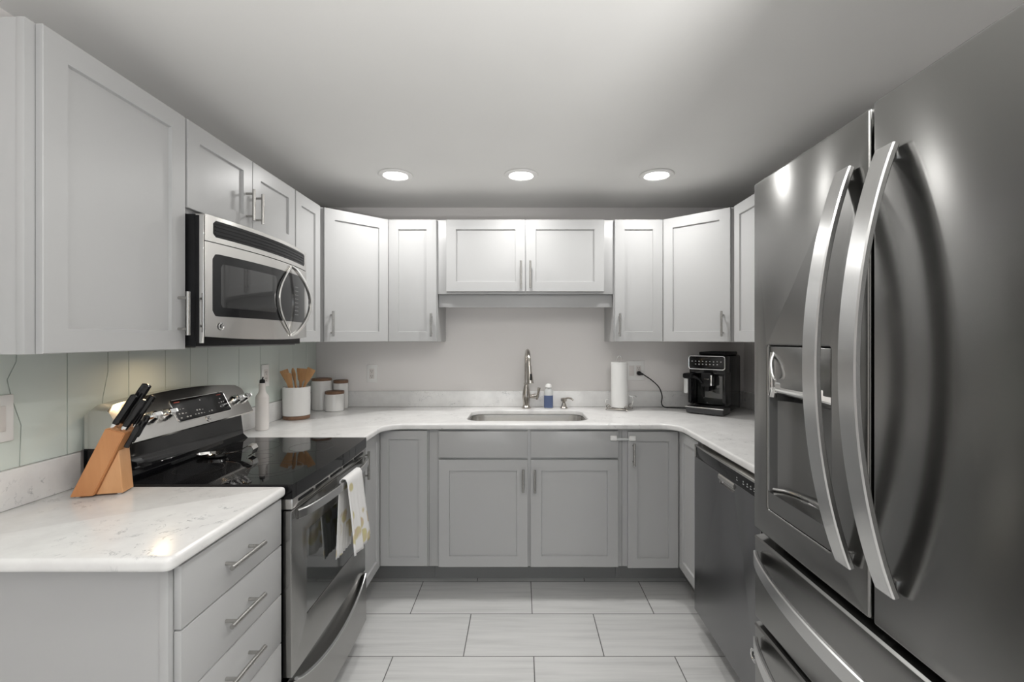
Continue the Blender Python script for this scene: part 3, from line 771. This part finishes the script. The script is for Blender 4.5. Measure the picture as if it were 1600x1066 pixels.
# vent strip + door
obj('vent_strip', G().box(-.735, XF + .002, RY0 + .004, RY1 - .004, .838, .870, .002), M['steel_h'], rg, world=True)
g = G()
for k in range(5):
    y0 = RY0 + .04 + k * .122; g.slab(rrect(y0, y0 + .105, .851, .861, .0045, 4), [], 0, .002, .0004, lambda a, b, q: (XF + .0015 + q, a, b))
obj('vent_slot', g, M['black'], rg, world=True)
mapx = lambda a, b, q: (XF - .028 + q, a, b)
wy0, wy1, wz0_, wz1_ = 1.512, 1.975, .462, .735
dr = obj('oven_door', G().slab(rrect(RY0 + .004, RY1 - .004, .322, .834, .006, 3), [rrect(wy0, wy1, wz0_, wz1_, .006, 3)], 0, .028, .003, mapx), M['steel_oven'], rg, world=True)
obj('oven_window', G().box(XF - .02, XF - .0025, wy0 + .001, wy1 - .001, wz0_ + .001, wz1_ - .001), M['ovenglass'], dr, world=True)
pts = []; n = 28
for k in range(n + 1):
    t = k / n; y = RY0 + .022 + (RY1 - RY0 - .044) * t
    pts.append((XF + .008 + .042 * min(1, math.sin(PI * t) ** .55), y, .818 + .004 * math.sin(PI * t)))
obj('oven_handle', G().band(pts, (0, 0, 1), .030, .014), M['steel_handle'], dr, world=True)
# storage drawer with the smile-shaped pull
ym = (RY0 + RY1) / 2; hw = (RY1 - RY0) / 2 - .02
zs = lambda y: .312 - .062 * max(0, 1 - ((y - ym) / hw) ** 2) ** .8
dw_ = obj('storage_drawer', G().strip(RY0 + .004, RY1 - .004, lambda y: .100, zs, lambda y: XF + .004 + .008 * max(0, 1 - ((y - ym) / hw) ** 2), .03, 30)
          .box(-.76, XF - .014, RY0 + .004, RY1 - .004, .12, .313), M['steel_oven'], rg, world=True)
g = G(); pts = []
for k in range(31):
    y = ym - hw + 2 * hw * k / 30
    pts.append((XF + .006 + .010 * max(0, 1 - ((y - ym) / hw) ** 2), y, zs(y)))
g.tube(pts, .006, 10)
obj('drawer_lip', g, M['steel_handle'], dw_, world=True)
# back guard
bg = G()
def zt_(y): return 1.150 + .022 * (1 - ((y - ym) / (.5 * (RY1 - RY0))) ** 2) - (.012 if abs(y - ym) > .325 else 0)
rings = []
n = 24
for i in range(n + 1):
    y = RY0 + .002 + (RY1 - RY0 - .004) * i / n; z1 = zt_(y)
    rings.append(bg.ring([(-1.207, y, 1.030), (-1.203, y, 1.036), (-1.203 - (z1 - .008 - 1.036) * .5175, y, z1 - .008), (-1.203 - (z1 - 1.036) * .5175 - .004, y, z1), (-1.315, y, z1), (-1.330, y, z1 - .012), (-1.330, y, 1.024), (-1.25, y, 1.024)]))
bg.skin(rings)
bgo = obj('control_panel', bg, M['steel_h'], rg, world=True)
obj('back_riser', G().prism([(-1.335, .9165), (-1.225, .9165), (-1.245, .935), (-1.256, 1.0235), (-1.335, 1.0235)], RY0 + .006, RY1 - .006, lambda a, b, h: (a, h, b)), M['blackglass'], rg, world=True)
# points on the tilted face: (y, s) with s = 0 bottom .. 1 top
fa, fb = Vector((-1.203, 0, 1.036)), Vector((-1.262, 0, 1.150)); fu = (fb - fa).normalized(); fn = Vector((fu.z, 0, -fu.x))
def face(y, s, out=0.0): p = fa + fu * s + fn * out; return (p.x, y, p.z)
fl = lambda a, b, q: face(a, b, q)
disp = obj('display', G().slab(rrect(1.648, 1.940, .030, .112, .010, 4), [], -.001, .002, .0008, fl), M['gloss'], bgo, world=True)
g = G(); loop = rrect(1.646, 1.942, .028, .114, .011, 4); loop.append(loop[0])
obj('display_trim', g.tube([face(a, b, .001) for a, b in loop], .0016, 6), M['chrome'], bgo, world=True)
g = G(); random.seed(3)
def mk(y, s, w, hh): g.slab([(y, s), (y + w, s), (y + w, s + hh), (y, s + hh)], [], .002, .0024, .00005, fl, 0)
for y, s, n_, st, w in ((1.660, .040, 4, .015, .009), (1.660, .056, 3, .015, .009), (1.660, .074, 3, .014, .008), (1.735, .042, 7, .015, .008), (1.735, .056, 6, .015, .008), (1.885, .050, 3, .015, .007), (1.885, .068, 3, .015, .008), (1.885, .084, 3, .015, .008), (1.79, .094, 2, .016, .007)):
    for k in range(n_):
        if random.random() < .85: mk(y + k * st, s, w * random.uniform(.6, 1), random.choice((.002, .004, .005)))
obj('key_prints', g, M['print'], disp, world=True)
g = G(); mk(1.662, .102, .028, .002); mk(1.892, .102, .028, .002)
obj('key_heading', g, M['redprint'], disp, world=True)
def knob(y, s, r=.022):
    c0, c1, c2 = Vector(face(y, s, .0005)), Vector(face(y, s, .006)), Vector(face(y, s, .028))
    k = obj('knob', G().tube([c0, c1, c1 + fn * .004, c2, c2 + fn * .002], [r * 1.15, r * 1.15, r, r * .82, r * .6], 24), M['chrome'], bgo, world=True)
    g = G(); ax = Vector((0, 1, 0)); a = c2 + fn * .002
    R_ = Matrix((fn.cross(ax).normalized(), ax, fn)).transposed()
    g.box(a.x - .0045, a.x + .0045, a.y - r * .8, a.y + r * .8, a.z - .005, a.z + .006, .002, rot=R_)
    obj('knob_grip', g, M['chrome'], k, world=True)
for y in (1.535, 1.603, 1.990, 2.046): knob(y, .066, .018)
def badge(name, c, u, v, nrm, r, parent):
    """round emblem: bright rim, dark field and a curling monogram"""
    c, u, v, nrm = Vector(c), Vector(u), Vector(v), Vector(nrm)
    P = lambda a, b, o: c + u * a + v * b + nrm * o
    g = G().tube([P(0, 0, 0), P(0, 0, .0015)], [r, r], 28)
    b = obj(name, g, M['steel_handle'], parent, world=True)
    g = G(); circ = [P(r * .95 * math.cos(q), r * .95 * math.sin(q), .0018) for q in [2 * PI * k / 28 for k in range(29)]]
    g.tube(circ, r * .10, 6)
    obj('rim', g, M['chrome'], b, world=True)
    g = G().tube([P(r * (.45 - .25 * k / 16) * math.cos(.8 + 4.6 * k / 16) - r * .15, r * (.5 - .2 * k / 16) * math.sin(.8 + 4.6 * k / 16), .0018) for k in range(17)], r * .07, 6)
    g.tube([P(r * .1 + r * .35 * math.cos(q), r * .05 + r * .5 * math.sin(q) * (1 if q < 4 else .8), .0018) for q in [1.2 + 4.2 * k / 16 for k in range(17)]], r * .07, 6)
    g.tube([P(0, 0, .0018), P(r * .42, r * .02, .0018)], r * .07, 6)
    obj('monogram', g, M['darkgrey'], b, world=True)
badge('badge', face(1.79, .016, .0002), (0, 1, 0), tuple(fu), tuple(fn), .0105, bgo)

# spoon rest
sr = root('spoon_rest', 'shiny steel spoon rest with curled handle on the black cooktop', 'spoon rest', (-1.135, 1.735, .9165), math.radians(8))
g = G(); rings = []
for f, z in ((.75, 0.002), (.9, .004), (1.0, .014), (.97, .0145), (.86, .006), (.6, .0045)):
    rings.append(g.ring([(.055 * f * math.cos(a) - .02, .032 * f * math.sin(a), z) for a in [2 * PI * k / 36 for k in range(36)]]))
g.skin(rings, cap=True)
obj('dish', g, M['chrome'], sr)
obj('handle', G().band([(.030, 0, .014), (.055, 0, .017), (.078, 0, .022), (.096, 0, .034), (.110, 0, .042), (.124, 0, .040), (.130, 0, .028), (.126, 0, .012), (.112, 0, .004)], (0, 1, 0), [.024, .022, .026, .036, .042, .044, .044, .042, .038], .003), M['chrome'], sr)

# tea towel over the oven handle
g = G(); nu, nv = 26, 40
rows = []
XB = XF + .050
for j in range(nv + 1):
    t = j / nv
    row = []
    for i in range(nu + 1):
        u = i / nu
        fold = .0045 * math.sin(u * 17 + 1.0) + .0025 * math.sin(u * 31)
        if t < .42:      # behind the bar
            k = t / .42; z = .548 + (.832 - .548) * k; x = XB - .0145 - .012 * (1 - k) - abs(fold) * (1 - k)
            y = 1.690 + .15 * u + .010 * (1 - k)
        elif t < .5:
            k = (t - .42) / .08; a = PI * k; z = .836 + .012 * math.sin(a); x = XB - .0135 * math.cos(a); y = 1.690 + .15 * u
        else:
            k = (t - .5) / .5; z = .834 - (.834 - .555) * k - .012 * math.sin(u * 3.0) * k; x = XB + .0145 + .014 * k + fold * min(1, k * 2)
            y = 1.690 + .022 * k + (.15 + .055 * k) * u
        row.append(g.bm.verts.new((x, y, z)))
    rows.append(row)
for j in range(nv):
    for i in range(nu): g.bm.faces.new((rows[j][i], rows[j][i + 1], rows[j + 1][i + 1], rows[j + 1][i]))
tw = obj('tea_towel', g, M['towel'], ang=80)
recenter(tw, (XB, 1.74, .55))
md = tw.modifiers.new('t', 'SOLIDIFY'); md.thickness = .003; md.offset = 0
tag(tw, 'white tea towel printed with pale leaves hanging over the oven handle', 'towel')

# ------------------------------------------------------------------ microwave
MY0, MY1 = 1.472, 2.166
mw = root('microwave', 'stainless over the range microwave with curved lens shaped handle', 'microwave', (-1.19, 1.82, 1.335))
obj('case', G().box(WL + .01, -1.035, MY0, MY1, 1.335, 1.757, .003).box(-1.036, -1.0225, MY0 - .003, MY0 + .01, 1.345, 1.752, .001), M['black'], mw, world=True)
my = (MY0 + MY1) / 2; mh = (MY1 - MY0) / 2
mf = lambda y: -1.006 + .038 * (1 - ((y - my) / mh) ** 2)
mb = lambda y: 1.366 - .010 * (1 - ((y - my) / mh) ** 2)
obj('front_frame', G().strip(MY0 + .001, MY1 - .001, lambda y: 1.673, lambda y: 1.757, mf, .035, 30), M['steel_h'], mw, world=True)
dd = obj('door', G().strip(MY0 + .001, MY1 - .001, mb, lambda y: 1.670, mf, .035, 30), M['steel_h'], mw, world=True)
def rr_fn(y0, y1, z0, z1, r):
    def cut(y):
        d = min(y - y0, y1 - y)
        return r - math.sqrt(max(0, r * r - (r - d) ** 2)) if d < r else 0
    return (lambda y: z0 + cut(y)), (lambda y: z1 - cut(y))
a, b = rr_fn(1.502, 2.128, 1.690, 1.744, .010)
gr = obj('vent_grille', G().strip(1.502, 2.128, a, b, lambda y: mf(y) + .0006, .002, 60), M['black'], mw, world=True)
g = G()
for k in range(4):
    z = 1.699 + k * .012; g.strip(1.508, 2.122, lambda y, z=z: z, lambda y, z=z: z + .003, lambda y: mf(y) + .0022, .002, 30)
obj('grille_slats', g, M['black'], gr, world=True)
a, b = rr_fn(1.500, 2.130, 1.432, 1.636, .018)
wn = obj('window', G().strip(1.500, 2.130, a, b, lambda y: mf(y) + .0008, .002, 60), M['gloss'], dd, world=True)
a, b = rr_fn(1.530, 1.83, 1.462, 1.606, .012)
obj('viewing_glass', G().strip(1.530, 1.83, a, b, lambda y: mf(y) + .0014, .002, 40), M['mwglass'], wn, world=True)
g = G(); random.seed(5)
for k in range(8):
    for j in range(3):
        y, z = 2.0 + j * .014, 1.462 + k * .017
        g.strip(y, y + .006 * random.uniform(.5, 1), lambda q, z=z: z, lambda q, z=z: z + .0025, lambda q: mf(q) + .0012, .001, 2)
obj('keypad_prints', g, M['print'], wn, world=True)
def eye(ymid, out, w):
    pts = []
    for k in range(25):
        t = k / 24; z = 1.372 + (1.664 - 1.372) * t; y = 1.955 + (ymid - 1.955) * math.sin(PI * t) ** .9
        pts.append((mf(y) + out * math.sin(PI * t) ** .6 + .003, y, z))
    return pts
obj('door_handle', G().band(eye(2.085, .038, 0), (0, 1, 0), .022, .012).band(eye(1.835, .006, 0), (0, 1, 0), .010, .007), M['satin'], dd, world=True)
badge('badge', (mf(1.53) + .0004, 1.532, 1.400), (0, 1, 0), (0, 0, 1), (1, 0, 0), .0125, dd)
obj('edge_trim', G().box(-1.022, -1.008, MY0 - .0035, MY0 - .0005, 1.345, 1.752, .001), M['chrome'], mw, world=True)
area('cooktop_lamp', (-1.20, 1.62, 1.326), (0, math.radians(-12), 0), .05, .05, .30, (1, .74, .45), 'DISK')
obj('underside_panel', G().box(WL + .03, -1.05, MY0 + .02, MY1 - .02, 1.330, 1.3345), M['steel_dw'], mw, world=True)

# ------------------------------------------------------------------ dishwasher
dwx = .806
DY0, DY1 = 1.562, 2.160
dw = root('dishwasher', 'dark stainless dishwasher between the right corner cabinet and the fridge', 'dishwasher', (1.1, (DY0 + DY1) / 2, 0))
obj('tub', G().box(.85, WR - .03, DY0 + .01, DY1 - .01, .06, .862).box(.88, WR - .05, DY0 + .02, DY1 - .02, 0, .06), M['black'], dw, world=True)
mp_ = lambda a, b, q: (dwx + .03 - q, a, b)
dd = obj('door', G().slab(rrect(DY0, DY1, .100, .812, .004, 3), [rrect(1.755, 1.895, .772, .8075, .014, 4)], 0, .03, .002, mp_), M['steel_dw'], dw, world=True)
obj('handle_pocket', G().tube([(dwx + .012, 1.757, .797), (dwx + .012, 1.893, .797)], .0165, 16).box(dwx + .008, dwx + .04, 1.74, 1.91, .765, .8079), M['steel_h'], dd, world=True)
cp = obj('control_strip', G().box(dwx + .001, dwx + .04, DY0, DY1, .8125, .858, .001), M['gloss'], dw, world=True)
obj('top_trim', G().box(dwx, dwx + .04, DY0, DY1, .8585, .868, .001), M['steel_h'], dw, world=True)
obj('side_trim', G().box(dwx, dwx + .002, DY1 - .018, DY1 - .001, .8125, .858, 0), M['steel_h'], cp, world=True)
g = G()
for y in (1.60, 1.625, 1.65, 1.68, 1.73): g.box(dwx - .0002, dwx + .0006, y, y + .010, .828, .831); g.box(dwx - .0002, dwx + .0006, y + .003, y + .008, .836, .841)
obj('button_prints', g, M['print'], cp, world=True)
badge('badge', (dwx - .0004, 1.604, .262), (0, -1, 0), (0, 0, 1), (-1, 0, 0), .022, dd)

# ------------------------------------------------------------------ refrigerator
FX = .632
FY0, FY1, FM = .405, 1.262, .8365
ZT, ZB = 1.782, .848
fr = root('refrigerator', 'large dark stainless french door refrigerator with water dispenser and bowed handles', 'refrigerator', (1.03, (FY0 + FY1) / 2, 0))
obj('cabinet', G().box(FX + .082, WR - .01, FY0 + .006, FY1 - .006, .03, ZT - .012, .004).box(FX + .12, WR - .05, FY0 + .03, FY1 - .03, 0, .03), M['darkgrey'], fr, world=True)
fm_ = lambda a, b, q: (FX + .076 - q, a, b)
oy0, oy1, oz0, oz1 = .949, 1.1916, .922, 1.342
ld = obj('door', G().slab(rrect(FM + .006, FY1, ZB, ZT - .002, .006, 4), [rrect(oy0, oy1, oz0, oz1, .006, 4)], 0, .076, .006, fm_, 3), M['steel_v'], fr, world=True)
rd = obj('door', G().slab(rrect(FY0, FM - .006, ZB, ZT + .002, .006, 4), [], 0, .079, .006, fm_, 3), M['steel_v'], fr, world=True)
obj('door_gasket', G().box(FX + .0768, FX + .0812, FY0 + .02, FY1 - .02, ZB + .01, ZT - .02), M['black'], fr, world=True)
def bow(yc, z0, z1, w, par, x0=FX):
    pts = []; n = 40
    for k in range(n + 1):
        t = k / n; s = 1 - (2 * t - 1) ** 2
        pts.append((x0 - .009 - .065 * s ** .95, yc, z0 + (z1 - z0) * t))
    obj('handle', G().band(pts, (0, 1, 0), w, .012).box(x0 - .011, x0 + .002, yc - w * .2, yc + w * .2, z0 + .004, z0 + .022, .001).box(x0 - .011, x0 + .002, yc - w * .2, yc + w * .2, z1 - .022, z1 - .004, .001), M['steel_handle'], par, world=True)
obj('centre_seal', G().box(FX + .022, FX + .06, FM - .0056, FM + .0056, ZB + .004, ZT - .006), M['black'], ld, world=True)
bow(.893, .926, 1.684, .043, ld)
bow(.786, .930, 1.684, .043, rd, FX - .003)
# dispenser
dp = obj('dispenser', G().box(FX + .066, FX + .0745, oy0 - .004, oy1 + .004, oz0 - .004, oz1 + .004)
         .box(FX + .004, FX + .066, oy1 - .004, oy1 + .003, oz0, oz1).box(FX + .004, FX + .066, oy0 - .003, oy0 + .004, oz0, oz1), M['dispgrey'], ld, world=True)
obj('dispenser_panel', G().box(FX + .003, FX + .064, oy0 + .002, oy1 - .002, 1.238, oz1 - .002, .002), M['steel_v'], dp, world=True)
g = G(); n = 16; rings = []
for k in range(n + 1):
    t = k / n; y = oy0 + .004 + (oy1 - oy0 - .008) * t; x = FX + .024 + .040 * math.sin(PI * t) ** .5
    rings.append(g.ring([(x, y, .975), (x, y, 1.20), (x + .002, y, 1.20), (x + .002, y, .975)]))
g.skin(rings)
obj('cavity_lining', g, M['dispgrey'], dp, world=True)
obj('ice_chute', G().slab([(oy0 + .004, .0), (oy1 - .004, .0), (oy1 - .006, .035), (oy1 - .035, .055), (1.07, .046), (oy0 + .03, .055), (oy0 + .004, .035)][::1], [], 0, .028, .004, lambda a, b, q: (FX + .056 - b, a, 1.205 + q + .02 * (b / .055))), M['chrome'], dp, world=True)
obj('water_lever', G().tube(bez([(FX + .006, 1.170, 1.325), (FX - .006, 1.163, 1.30), (FX - .008, 1.153, 1.27), (FX - .002, 1.148, 1.258)]), .004, 10)
    .tube(bez([(FX + .004, 1.174, 1.325), (FX + .002, 1.178, 1.28), (FX + .003, 1.176, 1.24), (FX + .003, 1.182, 1.215)]), .005, 10)
    .tube([(FX + .012, 1.178, 1.24), (FX + .006, 1.176, 1.21)], .008, 12), M['chrome'], dp, world=True)
obj('paddle', G().box(FX + .035, FX + .045, .966, 1.0, 1.02, 1.14, .003), M['black'], dp, world=True)
obj('drip_shelf', G().prism([(FX + .002, .924), (FX + .066, .924), (FX + .066, .985), (FX + .050, .972), (FX + .008, .970), (FX + .001, .968)], oy0 + .001, oy1 - .001, lambda a, b, h: (a, h, b)), M['steel_v'], dp, world=True)
pts = [(FX + .010 + .045 * math.sin(PI * k / 16) ** .5, oy0 + .008 + (oy1 - oy0 - .016) * k / 16, .976) for k in range(17)]
obj('shelf_rim', G().tube(pts, .004, 8), M['steel_handle'], dp, world=True)
# freezer drawers
def hbow(y0, y1, z, par, w=.036):
    pts = []; n = 36
    for k in range(n + 1):
        t = k / n; s = 1 - (2 * t - 1) ** 2
        pts.append((FX - .006 - .060 * s ** .85, y0 + (y1 - y0) * t, z))
    obj('handle', G().band(pts, (0, 0, 1), w, .011), M['steel_handle'], par, world=True)
for z0, z1, hz in ((.606, .826, .775), (.070, .590, .545)):
    g = G().slab(rrect(FY0, FY1, z0, z1, .006, 4), [], 0, .074, .006, fm_, 3)
    g.prism([(FX + .0, z1 - .004), (FX + .004, z1 + .001), (FX + .060, z1 + .012), (FX + .060, z1 - .004)], FY0 + .004, FY1 - .004, lambda a, b, h: (a, h, b))
    fd = obj('freezer_drawer', g, M['steel_v'], fr, world=True)
    hbow(FY0 + .03, FY1 - .022, hz, fd)
